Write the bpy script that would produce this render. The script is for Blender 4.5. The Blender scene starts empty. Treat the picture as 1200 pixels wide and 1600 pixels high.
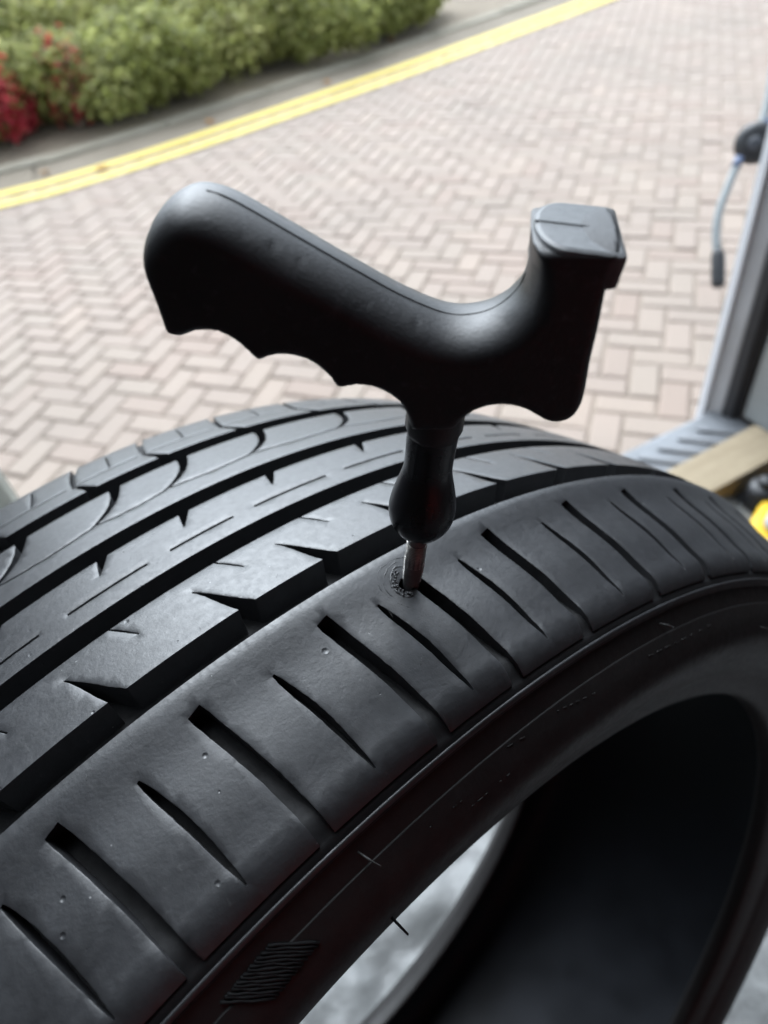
import bpy, math, random
import numpy as np
from mathutils import Vector, Matrix, kdtree
from mathutils.geometry import delaunay_2d_cdt

random.seed(7)
rng = np.random.default_rng(7)
scene = bpy.context.scene
COL = scene.collection

# ------------------------------------------------------------------ camera
FPX = 1088.85                                   # focal length in pixels of a 1200 x 1600 frame
EYE = np.array([0.0, 0.0, 1.4672])              # eye height above the paving
M = np.array([[0.94456083, 0.15014520, -0.29199530],
              [0.31053078, -0.69739802, 0.64591535],
              [-0.10665586, -0.70077987, -0.70535956]])   # columns: right, down, forward
cam_data = bpy.data.cameras.new('camera')
cam = bpy.data.objects.new('camera', cam_data)
COL.objects.link(cam)
cam.matrix_world = Matrix(((M[0, 0], -M[0, 1], -M[0, 2], EYE[0]),
                           (M[1, 0], -M[1, 1], -M[1, 2], EYE[1]),
                           (M[2, 0], -M[2, 1], -M[2, 2], EYE[2]),
                           (0, 0, 0, 1)))
cam_data.sensor_fit = 'VERTICAL'
cam_data.sensor_height = 36.0
cam_data.lens = 36.0 * FPX / 1600.0
cam_data.clip_start = 0.01
cam_data.clip_end = 500
cam_data.dof.use_dof = True
cam_data.dof.focus_distance = 0.168
cam_data.dof.aperture_fstop = 11.5
scene.camera = cam

# ------------------------------------------------------------------ sky, sun, exposure
SUN_EL, SUN_AZ = math.radians(47), math.radians(126)      # azimuth measured from +x, counter-clockwise
world = bpy.data.worlds.new('World')
scene.world = world
world.use_nodes = True
wn = world.node_tree.nodes
wl = world.node_tree.links
wn.clear()
sky = wn.new('ShaderNodeTexSky')
sky.sky_type = 'NISHITA'
sky.sun_disc = False
sky.sun_elevation = SUN_EL
sky.sun_rotation = math.radians(90) - SUN_AZ
sky.air_density = 1.0
sky.dust_density = 3.5
sky.ozone_density = 1.0
bg = wn.new('ShaderNodeBackground')
bg.inputs['Strength'].default_value = 0.15
wo = wn.new('ShaderNodeOutputWorld')
hsv = wn.new('ShaderNodeHueSaturation')                   # overcast: the clear sky's colours washed out
hsv.inputs['Saturation'].default_value = 0.12
tint = wn.new('ShaderNodeMix'); tint.data_type = 'RGBA'; tint.blend_type = 'MULTIPLY'
tint.inputs[0].default_value = 1.0; tint.inputs[7].default_value = (0.865, 0.985, 1.105, 1)
wl.new(sky.outputs[0], hsv.inputs['Color'])
wl.new(hsv.outputs[0], tint.inputs[6])
wl.new(tint.outputs[2], bg.inputs[0])
wl.new(bg.outputs[0], wo.inputs[0])
sun_data = bpy.data.lights.new('sun', 'SUN')
sun_data.energy = 0.6
sun_data.angle = math.radians(60)
sun_data.color = (1.0, 0.97, 0.93)
sun = bpy.data.objects.new('sun', sun_data)
COL.objects.link(sun)
sd = Vector((math.cos(SUN_EL) * math.cos(SUN_AZ), math.cos(SUN_EL) * math.sin(SUN_AZ), math.sin(SUN_EL)))
sun.rotation_euler = sd.to_track_quat('Z', 'Y').to_euler()
sun.location = sd * 30
scene.view_settings.view_transform = 'Standard'
scene.view_settings.look = 'None'
scene.view_settings.gamma = 1
scene.view_settings.use_curve_mapping = False
scene.view_settings.exposure = 1.55

# ------------------------------------------------------------------ helpers
def c2w(p):
    return M @ np.asarray(p, float) + EYE

def ray(u, v):
    return M @ np.array([(u - 600) / FPX, (v - 800) / FPX, 1.0])

def on_z(u, v, z):
    d = ray(u, v)
    return EYE + d * ((z - EYE[2]) / d[2])

def at(u, v, depth):
    return EYE + ray(u, v) * depth

def mesh_obj(name, verts, faces, mat, parent=None, smooth=False):
    me = bpy.data.meshes.new(name)
    me.from_pydata([tuple(map(float, v)) for v in verts], [], [tuple(map(int, f)) for f in faces])
    if mat is not None:
        me.materials.append(mat)
    if smooth:
        me.polygons.foreach_set('use_smooth', [True] * len(me.polygons))
    me.update()
    o = bpy.data.objects.new(name, me)
    COL.objects.link(o)
    if parent is not None:
        o.parent = parent
    return o

def empty(name, loc=(0, 0, 0), mat3=None):
    o = bpy.data.objects.new(name, None)
    o.empty_display_size = 0.05
    COL.objects.link(o)
    if mat3 is not None:
        m = Matrix([list(map(float, r)) for r in mat3]).to_4x4()
        m.translation = Vector([float(x) for x in loc])
        o.matrix_world = m
    else:
        o.location = [float(x) for x in loc]
    return o

def tag(o, label=None, cat=None, group=None, kind=None):
    if label: o['label'] = label
    if cat: o['category'] = cat
    if group: o['group'] = group
    if kind: o['kind'] = kind
    return o

class MB:
    def __init__(self):
        self.v = []; self.f = []
    def add(self, v, f):
        n = len(self.v)
        self.v += [tuple(x) for x in v]
        self.f += [tuple(i + n for i in q) for q in f]
        return self
    def box(self, x0, x1, y0, y1, z0, z1, b=0.0):
        if b <= 0:
            v = [(x, y, z) for z in (z0, z1) for y in (y0, y1) for x in (x0, x1)]
            f = [(0, 2, 3, 1), (4, 5, 7, 6), (0, 1, 5, 4), (2, 6, 7, 3), (0, 4, 6, 2), (1, 3, 7, 5)]
            return self.add(v, f)
        return self.rbox((x0 + x1) / 2, (y0 + y1) / 2, x1 - x0, y1 - y0, z0, z1, b, 2, b)
    def rbox(self, cx, cy, w, d, z0, z1, rad, seg=4, bev=0.0, scale_top=1.0):
        """rounded-rectangle prism with bevelled top and bottom rims"""
        def ring(inset, z, sc=1.0):
            r = max(rad - inset, 1e-5); hw = w / 2 * sc - inset; hd = d / 2 * sc - inset
            out = []
            for (sx, sy, a0) in ((1, 1, 0), (-1, 1, 90), (-1, -1, 180), (1, -1, 270)):
                for k in range(seg + 1):
                    a = math.radians(a0 + 90 * k / seg)
                    out.append((cx + sx * (hw - r) + r * math.cos(a), cy + sy * (hd - r) + r * math.sin(a), z))
            return out
        rings = []
        if bev > 0:
            rings += [ring(bev, z0), ring(bev * .3, z0 + bev * .3), ring(0, z0 + bev),
                      ring(0, z1 - bev, scale_top), ring(bev * .3, z1 - bev * .3, scale_top), ring(bev, z1, scale_top)]
        else:
            rings += [ring(0, z0), ring(0, z1, scale_top)]
        n = len(rings[0]); v = [p for r_ in rings for p in r_]; f = []
        for k in range(len(rings) - 1):
            for i in range(n):
                j = (i + 1) % n
                f.append((k * n + i, k * n + j, (k + 1) * n + j, (k + 1) * n + i))
        f.append(tuple(range(n))[::-1]); f.append(tuple((len(rings) - 1) * n + i for i in range(n)))
        return self.add(v, f)
    def lathe(self, prof, seg=32, cap=True, frame=None):
        """prof: (radius, height); frame = (origin, ax, ay, az)"""
        o, ax, ay, az = frame if frame else (np.zeros(3), np.array([1., 0, 0]), np.array([0, 1., 0]), np.array([0, 0, 1.]))
        v = []; f = []
        for (r, h) in prof:
            for k in range(seg):
                a = 2 * math.pi * k / seg
                v.append(tuple(o + ax * (r * math.cos(a)) + ay * (r * math.sin(a)) + az * h))
        for i in range(len(prof) - 1):
            for k in range(seg):
                j = (k + 1) % seg
                f.append((i * seg + k, i * seg + j, (i + 1) * seg + j, (i + 1) * seg + k))
        if cap:
            f.append(tuple(range(seg))[::-1]); f.append(tuple((len(prof) - 1) * seg + k for k in range(seg)))
        return self.add(v, f)
    def tube(self, pts, rads, seg=10, cap=True):
        pts = [np.asarray(p, float) for p in pts]
        if not hasattr(rads, '__len__'): rads = [rads] * len(pts)
        v = []; f = []; n = len(pts); up = None
        for i, p in enumerate(pts):
            t = pts[min(i + 1, n - 1)] - pts[max(i - 1, 0)]; t = t / (np.linalg.norm(t) + 1e-12)
            if up is None:
                a = np.array([0, 0, 1.]) if abs(t[2]) < .9 else np.array([1., 0, 0])
                up = np.cross(t, a); up /= np.linalg.norm(up)
            up = up - (up @ t) * t; up /= np.linalg.norm(up); w = np.cross(t, up)
            for k in range(seg):
                a = 2 * math.pi * k / seg
                v.append(tuple(p + rads[i] * (math.cos(a) * up + math.sin(a) * w)))
        for i in range(n - 1):
            for k in range(seg):
                j = (k + 1) % seg
                f.append((i * seg + k, i * seg + j, (i + 1) * seg + j, (i + 1) * seg + k))
        if cap:
            f.append(tuple(range(seg))[::-1]); f.append(tuple((n - 1) * seg + k for k in range(seg)))
        return self.add(v, f)
    def build(self, name, mat, parent=None, smooth=False):
        return mesh_obj(name, self.v, self.f, mat, parent, smooth)

def smooth_curve(pts, n=8):
    """Catmull-Rom through the points"""
    P = [np.asarray(p, float) for p in pts]; P = [2 * P[0] - P[1]] + P + [2 * P[-1] - P[-2]]
    out = []
    for i in range(1, len(P) - 2):
        for k in range(n):
            t = k / n
            out.append(.5 * (2 * P[i] + (P[i + 1] - P[i - 1]) * t + (2 * P[i - 1] - 5 * P[i] + 4 * P[i + 1] - P[i + 2]) * t * t
                             + (3 * P[i] - P[i - 1] - 3 * P[i + 1] + P[i + 2]) * t ** 3))
    out.append(P[-2])
    return out

# ------------------------------------------------------------------ materials
class N:
    """small wrapper round a node tree"""
    def __init__(self, name):
        self.m = bpy.data.materials.new(name); self.m.use_nodes = True
        self.t = self.m.node_tree; self.n = self.t.nodes; self.l = self.t.links
        self.b = self.n['Principled BSDF']
    def node(self, typ, **kw):
        x = self.n.new(typ)
        for k, v in kw.items():
            if k in x.inputs: x.inputs[k].default_value = v
            else: setattr(x, k, v)
        return x
    def link(self, a, b): self.l.new(a, b)
    def coords(self, kind='Object'): return self.node('ShaderNodeTexCoord').outputs[kind]
    def noise(self, scale, detail=4, rough=.55, vec=None, dist=0.0):
        x = self.node('ShaderNodeTexNoise'); x.inputs['Scale'].default_value = scale
        x.inputs['Detail'].default_value = detail; x.inputs['Roughness'].default_value = rough
        x.inputs['Distortion'].default_value = dist
        if vec is not None: self.link(vec, x.inputs['Vector'])
        return x.outputs['Fac']
    def ramp(self, fac, stops):
        x = self.node('ShaderNodeValToRGB'); e = x.color_ramp.elements
        while len(e) < len(stops): e.new(.5)
        for k, (p, c) in enumerate(stops):
            e[k].position = p; e[k].color = tuple(c) + ((1,) if len(c) == 3 else ())
        self.link(fac, x.inputs['Fac']); return x.outputs['Color']
    def maprange(self, fac, a, b, c, d):
        x = self.node('ShaderNodeMapRange'); x.inputs[1].default_value = a; x.inputs[2].default_value = b
        x.inputs[3].default_value = c; x.inputs[4].default_value = d; self.link(fac, x.inputs[0]); return x.outputs[0]
    def mix(self, fac, a, b, blend='MIX'):
        x = self.node('ShaderNodeMix', data_type='RGBA', blend_type=blend)
        for s, i in ((fac, 0), (a, 6), (b, 7)):
            if isinstance(s, (int, float)): x.inputs[i].default_value = s
            elif isinstance(s, tuple): x.inputs[i].default_value = s + (1,)
            else: self.link(s, x.inputs[i])
        return x.outputs[2]
    def math(self, op, a, b=None):
        x = self.node('ShaderNodeMath', operation=op)
        for s, i in ((a, 0), (b, 1)):
            if s is None: continue
            if isinstance(s, (int, float)): x.inputs[i].default_value = s
            else: self.link(s, x.inputs[i])
        return x.outputs[0]
    def bump(self, h, strength=.3, dist=.001, prev=None):
        x = self.node('ShaderNodeBump'); x.inputs['Strength'].default_value = strength; x.inputs['Distance'].default_value = dist
        self.link(h, x.inputs['Height'])
        if prev is not None: self.link(prev, x.inputs['Normal'])
        return x.outputs['Normal']
    def set(self, color=None, rough=None, normal=None, metal=None, spec=None, **kw):
        for k, s in (('Base Color', color), ('Roughness', rough), ('Normal', normal), ('Metallic', metal), ('Specular IOR Level', spec)):
            if s is None: continue
            if isinstance(s, tuple): self.b.inputs[k].default_value = s + (1,)
            elif isinstance(s, (int, float)): self.b.inputs[k].default_value = s
            else: self.link(s, self.b.inputs[k])
        for k, s in kw.items(): self.b.inputs[k].default_value = s
        return self.m

def simple_mat(name, color, rough=.5, var=.15, scale=20, bump=.1, metal=0.0, bscale=None, bdist=.001):
    m = N(name); c = m.coords()
    f = m.noise(scale, 5, vec=c)
    lo = tuple(x * (1 - var) for x in color); hi = tuple(min(1, x * (1 + var)) for x in color)
    col = m.ramp(f, [(.3, lo), (.7, hi)])
    r = m.maprange(f, .3, .7, max(.05, rough - .07), rough + .07)
    nrm = m.bump(m.noise(bscale or scale * 6, 4, vec=c), bump, bdist)
    return m.set(col, r, nrm, metal)

# rubber of the tread: fine grain, pits, dust specks, pale scuffs
def rubber_mat(name, base, rough0, dusty, speck=True):
    m = N(name); c = m.coords()
    fine = m.noise(900, 3, .6, c); mid = m.noise(160, 6, .7, c); grain = m.noise(420, 5, .7, c)
    col = m.ramp(mid, [(.3, tuple(x * .8 for x in base)), (.7, tuple(x * 1.25 for x in base))])
    dust = m.maprange(m.noise(120, 8, .8, c), .54, .78, 0.0, dusty)
    col = m.mix(dust, col, (.085, .088, .092))
    rough = m.maprange(grain, .35, .65, rough0 - .05, rough0 + .07)
    if speck:
        # pale dust specks
        v = m.node('ShaderNodeTexVoronoi', feature='F1'); v.inputs['Scale'].default_value = 260; m.link(c, v.inputs['Vector'])
        dot = m.math('LESS_THAN', v.outputs['Distance'], .055)
        sel = m.node('ShaderNodeSeparateColor'); m.link(v.outputs['Color'], sel.inputs[0])
        dot = m.math('MULTIPLY', dot, m.math('GREATER_THAN', sel.outputs[0], .90))
        col = m.mix(dot, col, (.20, .20, .20))
        # short scratches: stretched noise in the tread's own frame
        mp = m.node('ShaderNodeMapping'); mp.inputs['Scale'].default_value = (900, 130, 500); mp.inputs['Rotation'].default_value = (.3, .2, .9); m.link(c, mp.inputs[0])
        scr = m.maprange(m.noise(1.0, 3, .6, mp.outputs[0]), .66, .74, 0, .30)
        col = m.mix(scr, col, (.10, .10, .10))
    n1 = m.bump(fine, .20, .0002)
    p = m.node('ShaderNodeTexVoronoi', feature='F1'); p.inputs['Scale'].default_value = 380; m.link(c, p.inputs['Vector'])
    ps = m.node('ShaderNodeSeparateColor'); m.link(p.outputs['Color'], ps.inputs[0])
    pit = m.math('MULTIPLY', m.maprange(m.math('MULTIPLY', p.outputs['Distance'], m.maprange(ps.outputs[0], 0, 1, .8, 3.0)), .08, .30, 1, 0), m.math('GREATER_THAN', ps.outputs[1], .962))
    h = m.math('SUBTRACT', m.math('ADD', m.math('MULTIPLY', grain, .45), m.math('MULTIPLY', mid, .22)), m.math('MULTIPLY', pit, 1.3 if speck else 0))
    n2 = m.bump(h, .45, .0004, n1)
    return m.set(col, rough, n2, spec=.8 if speck else .4)

MAT_TREAD = rubber_mat('worn_tread_rubber', (.028, .0290, .032), .43, .22)
MAT_FLOORRUB = rubber_mat('groove_shade_rubber', (.006, .006, .007), .70, .12, False)  # tread rubber darkened in colour to stand in for shade in the grooves
MAT_SIDE = rubber_mat('sidewall_rubber', (.0150, .0138, .0140), .50, .22, False)
MAT_LINER = simple_mat('inner_liner_rubber', (.011, .013, .018), .48, .3, 30, .3, bscale=250, bdist=.0006)
MAT_HAIR = simple_mat('vent_hair_rubber', (.05, .05, .05), .5, .1)

def grip_mat():
    m = N('black_grip_plastic'); c = m.coords()
    f = m.noise(1400, 2, .5, c); b = m.noise(60, 6, .7, c)
    col = m.ramp(b, [(.35, (.016, .016, .018)), (.75, (.025, .0255, .028))])
    dust = m.maprange(m.noise(330, 7, .8, c), .55, .72, 0, .45)
    col = m.mix(dust, col, (.10, .105, .115))
    r = m.maprange(b, .3, .7, .40, .52)
    return m.set(col, r, m.bump(m.math('ADD', f, m.math('MULTIPLY', m.noise(380, 4, .7, c), .6)), .30, .00018), spec=.6)
MAT_GRIP = grip_mat()
MAT_CAP = simple_mat('pale_cap_plastic', (.11, .115, .12), .44, .4, 260, .3, bscale=900, bdist=.0003)  # paler, mottled version of the grip plastic
MAT_SLEEVE = simple_mat('gloss_black_sleeve', (.010, .010, .013), .27, .2, 60, .05)
MAT_STEEL = simple_mat('needle_steel', (.62, .60, .57), .34, .25, 300, .25, metal=.8, bdist=.0002)
MAT_STEEL_D = simple_mat('dull_needle_steel', (.17, .17, .17), .6, .4, 300, .6, metal=.15, bdist=.0002)

def brick_mat():
    m = N('paving_brick'); c = m.coords('Object')
    info = m.node('ShaderNodeObjectInfo'); geo = m.node('ShaderNodeNewGeometry')
    # a random value per brick: object random for single bricks, mesh island for the joined ones
    rnd = m.math('FRACT', m.math('ADD', info.outputs['Random'], geo.outputs['Random Per Island']))
    col = m.ramp(rnd, [(0, (.285, .208, .165)), (.2, (.305, .236, .191)), (.45, (.293, .228, .185)), (.62, (.318, .245, .198)), (.8, (.30, .240, .192)), (1, (.335, .256, .203))])
    wpos = geo.outputs['Position']
    stain = m.noise(1.1, 5, .6, wpos)
    col = m.mix(m.maprange(stain, .40, .70, 0, .6), col, (.225, .185, .15))
    gr = m.noise(260, 4, .7, wpos)
    col = m.mix(m.maprange(gr, .35, .7, 0, .35), col, (.34, .28, .235))
    return m.set(col, .78, m.bump(gr, .5, .002))
MAT_BRICK = brick_mat()
MAT_JOINT = simple_mat('joint_sand', (.26, .21, .165), .95, .3, 8, .6, bscale=300, bdist=.003)

def ground_mat(name, a, b, scale, bscale, bd):
    m = N(name); c = m.coords()
    f = m.noise(scale, 7, .65, c); g = m.noise(bscale, 4, .7, c)
    col = m.mix(m.maprange(g, .35, .7, 0, .5), m.ramp(f, [(.3, a), (.7, b)]), tuple(x * .6 for x in a))
    return m.set(col, .92, m.bump(g, .6, bd))
MAT_SOIL = ground_mat('soil', (.22, .175, .125), (.33, .27, .20), 3, 60, .02)
MAT_GUTTER = ground_mat('mossy_gutter', (.20, .165, .12), (.28, .235, .18), 2.2, 120, .006)
MAT_FAR = ground_mat('far_ground', (.10, .11, .06), (.16, .15, .10), .6, 30, .02)
MAT_KERB = ground_mat('kerb_concrete', (.27, .24, .18), (.36, .325, .26), 5, 150, .004)

def paint_mat():
    m = N('yellow_road_paint'); c = m.coords()
    f = m.noise(14, 6, .7, c)
    col = m.mix(m.maprange(f, .6, .74, 0, .75), (.60, .45, .065), (.40, .33, .17))
    return m.set(col, .6, m.bump(m.noise(200, 3, .6, c), .4, .002))
MAT_YELLOW = paint_mat()
MAT_YELLOW_WORN = None

def leaf_mat(name, stops):
    m = N(name)
    geo = m.node('ShaderNodeNewGeometry')
    col = m.ramp(geo.outputs['Random Per Island'], stops)
    m.set(col, .55, spec=.3)
    tr = m.node('ShaderNodeBsdfTranslucent'); m.link(col, tr.inputs['Color'])
    mx = m.node('ShaderNodeMixShader'); mx.inputs[0].default_value = .65
    m.link(m.b.outputs[0], mx.inputs[1]); m.link(tr.outputs[0], mx.inputs[2])
    m.link(mx.outputs[0], m.n['Material Output'].inputs[0])
    return m.m
MAT_LEAF = leaf_mat('shrub_leaf', [(0, (.16, .18, .045)), (.4, (.27, .29, .085)), (.75, (.36, .38, .13)), (1, (.48, .47, .21))])
MAT_LEAF2 = leaf_mat('shrub_leaf_pale', [(0, (.20, .22, .06)), (.5, (.34, .35, .12)), (1, (.52, .50, .23))])
MAT_RED = leaf_mat('red_leaf', [(0, (.32, .02, .035)), (.5, (.50, .05, .075)), (.85, (.58, .11, .12)), (1, (.34, .28, .06))])
MAT_TWIG = simple_mat('twig', (.13, .10, .07), .8, .3, 30, .4)
MAT_DEADLEAF = leaf_mat('fallen_leaf', [(0, (.45, .17, .04)), (1, (.5, .28, .08))])

MAT_VAN = simple_mat('van_white_paint', (.72, .74, .77), .3, .04, 6, .03)
MAT_TRIM = simple_mat('van_grey_paint', (.38, .38, .39), .42, .12, 10, .1)
MAT_TRIM_D = simple_mat('van_dark_trim', (.055, .058, .068), .5, .2, 20, .2)
MAT_WALLV = simple_mat('van_dark_ply', (.05, .045, .042), .6, .2, 8, .2)
MAT_PANEL = simple_mat('van_grey_lining', (.36, .37, .36), .5, .1, 12, .2)
MAT_STEP = simple_mat('step_plastic', (.19, .20, .215), .5, .2, 25, .25)
MAT_RUBSEAL = simple_mat('rubber_seal', (.025, .025, .028), .6, .2, 60, .2)
MAT_BULK = simple_mat('red_bounce_panel', (.34, .033, .03), .5, .3, 6, .3)  # red put in only for its reflections, the wall is out of view
MAT_SHEET = simple_mat('pale_crumpled_sheet', (.17, .175, .175), .5, .25, 40, .5, bscale=60, bdist=.004)
MAT_FLOORV = simple_mat('van_floor_vinyl', (.07, .07, .075), .6, .2, 25, .3)
MAT_BLACK = simple_mat('black_plastic', (.022, .022, .024), .42, .2, 60, .2)
MAT_HOSE = simple_mat('grey_braided_hose', (.27, .29, .29), .42, .2, 300, .4)
MAT_BLUE = simple_mat('blue_collar', (.07, .10, .18), .35, .1)
MAT_YTOOL = simple_mat('yellow_tool_plastic', (.75, .46, .02), .38, .1, 25, .1)
MAT_GREYP = simple_mat('grey_tool_plastic', (.34, .34, .37), .5, .15, 25, .2)
MAT_BIN = simple_mat('grey_green_plastic', (.30, .325, .29), .5, .15, 15, .2)

def wood_mat():
    m = N('pale_timber'); c = m.coords()
    mp = m.node('ShaderNodeMapping'); mp.inputs['Scale'].default_value = (3, 40, 40); m.link(c, mp.inputs[0])
    f = m.noise(3, 6, .6, mp.outputs[0], .6); g = m.noise(60, 5, .7, c)
    col = m.mix(m.maprange(g, .4, .7, 0, .3), m.ramp(f, [(.3, (.30, .235, .15)), (.7, (.40, .325, .22))]), (.22, .17, .11))
    return m.set(col, .75, m.bump(f, .3, .002))
MAT_WOOD = wood_mat()

# ------------------------------------------------------------------ ground: paving, gutter, verge
NEAR_EDGE = [(-9.6, -1.9), (-7.4, .15), (-5.7, 1.62), (-4.6, 2.55)] + [tuple(on_z(u, v, .004)[:2]) for u, v in ((0, 326), (100, 300), (300, 237), (600, 133), (746, 80), (960, 0))] + [(.55, 10.25), (2.3, 13.4), (5.8, 19.8)]
def dense(poly, n=10): return [p[:2] for p in smooth_curve([(x, y, 0) for x, y in poly], n)]
def offset_curve(P, d):
    P = np.asarray(P); t = np.gradient(P, axis=0); t /= np.linalg.norm(t, axis=1)[:, None]
    return P + d * np.stack([t[:, 1], -t[:, 0]], 1)      # positive d: towards the camera side
FE = offset_curve(dense(NEAR_EDGE), -.36)
def side_of(pt):
    """signed distance from the far edge of the lines, positive on the paving side"""
    d = FE - np.asarray(pt); i = int((d ** 2).sum(1).argmin()); j = min(max(i, 1), len(FE) - 2)
    t = FE[j + 1] - FE[j - 1]; t /= np.linalg.norm(t); q = np.asarray(pt) - FE[i]
    return q @ np.array([t[1], -t[0]])

ground = mesh_obj('ground', [(-160, -160, -.09), (160, -160, -.09), (160, 160, -.09), (-160, 160, -.09)], [(0, 1, 2, 3)], MAT_FAR)
tag(ground, kind='structure')

def strip(name, d0, d1, z, mat, parent=None, z1=None):
    a = offset_curve(FE, d0); b = offset_curve(FE, d1); n = len(FE); z1 = z if z1 is None else z1
    v = [(x, y, z) for x, y in a] + [(x, y, z1) for x, y in b]
    return mesh_obj(name, v, [(i, i + n, i + 1 + n, i + 1) for i in range(n - 1)], mat, parent)

# joint bed under the bricks
a = offset_curve(FE, .0)
v = [(x, y, -.008) for x, y in a] + [(14, 20, -.008), (14, -6, -.008), (-9.5, -6, -.008)]
paving = mesh_obj('paving', v, [tuple(range(len(v)))[::-1]], MAT_JOINT)
tag(paving, kind='structure')
gutter = strip('gutter', -.36, .0, -.002, MAT_GUTTER); tag(gutter, kind='structure')
verge = strip('verge_soil', -7.5, -.47, .08, MAT_SOIL, z1=.006); tag(verge, kind='structure')

# herringbone bricks, 100 x 200 mm module
U = .1; GX, GY = -.0711, 2.7426
def brick_shape(L, W, h=.05, c=.008, g=.0036):
    hx, hy = L / 2 - g, W / 2 - g
    v = [(sx * hx, sy * hy, -h) for sx, sy in ((-1, -1), (1, -1), (1, 1), (-1, 1))]
    v += [(sx * hx, sy * hy, -.0045) for sx, sy in ((-1, -1), (1, -1), (1, 1), (-1, 1))]
    v += [(sx * (hx - c), sy * (hy - c), 0) for sx, sy in ((-1, -1), (1, -1), (1, 1), (-1, 1))]
    f = [(8, 9, 10, 11)]
    for k in range(2):
        for i in range(4):
            j = (i + 1) % 4; f.append((k * 4 + i, k * 4 + j, k * 4 + 4 + j, k * 4 + 4 + i))
    return v, f
BV, BF = brick_shape(.2, .1)
cells = []
for gy in range(-180, 60):
    for gx in range(-95, 110):
        if (gy - gx) % 4 == 0: cells.append((gx + .5, gy + 1.0, 90))
        if (gx - gy - 1) % 4 == 0: cells.append((gx + 1.0, gy + .5, 0))
bricks = []
for (cx, cy, rot) in cells:
    x = cx * U + GX; y = GY - cy * U
    if y < -.6 or y > 18 or x < -8.5 or x > 6.5: continue
    if x < 1.5 and side_of((x, y)) < .06: continue
    q = M.T @ (np.array([x, y, 0]) - EYE)
    vis = q[2] > .2 and -40 < 600 + FPX * q[0] / q[2] < 1240 and -40 < 800 + FPX * q[1] / q[2] < 860
    bricks.append((x, y, rot, q[2] if vis else 99))
bricks.sort(key=lambda b: b[3])
brick_me = None; bv = []; bf = []
for k, (x, y, rot, dep) in enumerate(bricks):
    dz = random.gauss(0, .0015); tx, ty = random.gauss(0, .009), random.gauss(0, .009); rz = math.radians(rot) + random.gauss(0, .008)
    if k < 300:
        if brick_me is None:
            o = mesh_obj('brick', BV, BF, MAT_BRICK, paving); brick_me = o.data
        else:
            o = bpy.data.objects.new('brick', brick_me); COL.objects.link(o); o.parent = paving
        o.location = (x, y, dz); o.rotation_euler = (tx, ty, rz)
    else:
        cz, sz = math.cos(rz), math.sin(rz); n = len(bv)
        for (a0, b0, c0) in BV:
            bv.append((x + a0 * cz - b0 * sz, y + a0 * sz + b0 * cz, c0 + dz + tx * b0 - ty * a0))
        bf += [tuple(i + n for i in q) for q in BF]
rest = mesh_obj('brick_field', bv, bf, MAT_BRICK, paving); rest['kind'] = 'stuff'

# double yellow lines: two thin painted sheets lying on the bricks
for d0, d1 in ((.03, .145), (.235, .355)):
    y_ = strip('yellow_line', d0, d1, .0065, MAT_YELLOW)
    tag(y_, kind='structure')

# kerb: concrete edging stones
kerb = empty('kerb', (0, 0, 0)); tag(kerb, kind='structure')
KC = offset_curve(FE, -.42); seg = np.linalg.norm(np.diff(KC, axis=0), axis=1); arc = np.concatenate([[0], np.cumsum(seg)])
L_ = .915; kv = MB().box(-L_ / 2 + .004, L_ / 2 - .004, -.062, .062, -.12, .018, .010); kme = None
for k in range(int(arc[-1] / L_)):
    s_ = (k + .5) * L_
    x = np.interp(s_, arc, KC[:, 0]); y = np.interp(s_, arc, KC[:, 1])
    x2 = np.interp(s_ + .1, arc, KC[:, 0]); y2 = np.interp(s_ + .1, arc, KC[:, 1])
    if kme is None:
        o = kv.build('kerb_stone', MAT_KERB, kerb); kme = o.data
    else:
        o = bpy.data.objects.new('kerb_stone', kme); COL.objects.link(o); o.parent = kerb
    o.location = (x, y, random.gauss(0, .003)); o.rotation_euler = (0, 0, math.atan2(y2 - y, x2 - x) + random.gauss(0, .004))

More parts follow.
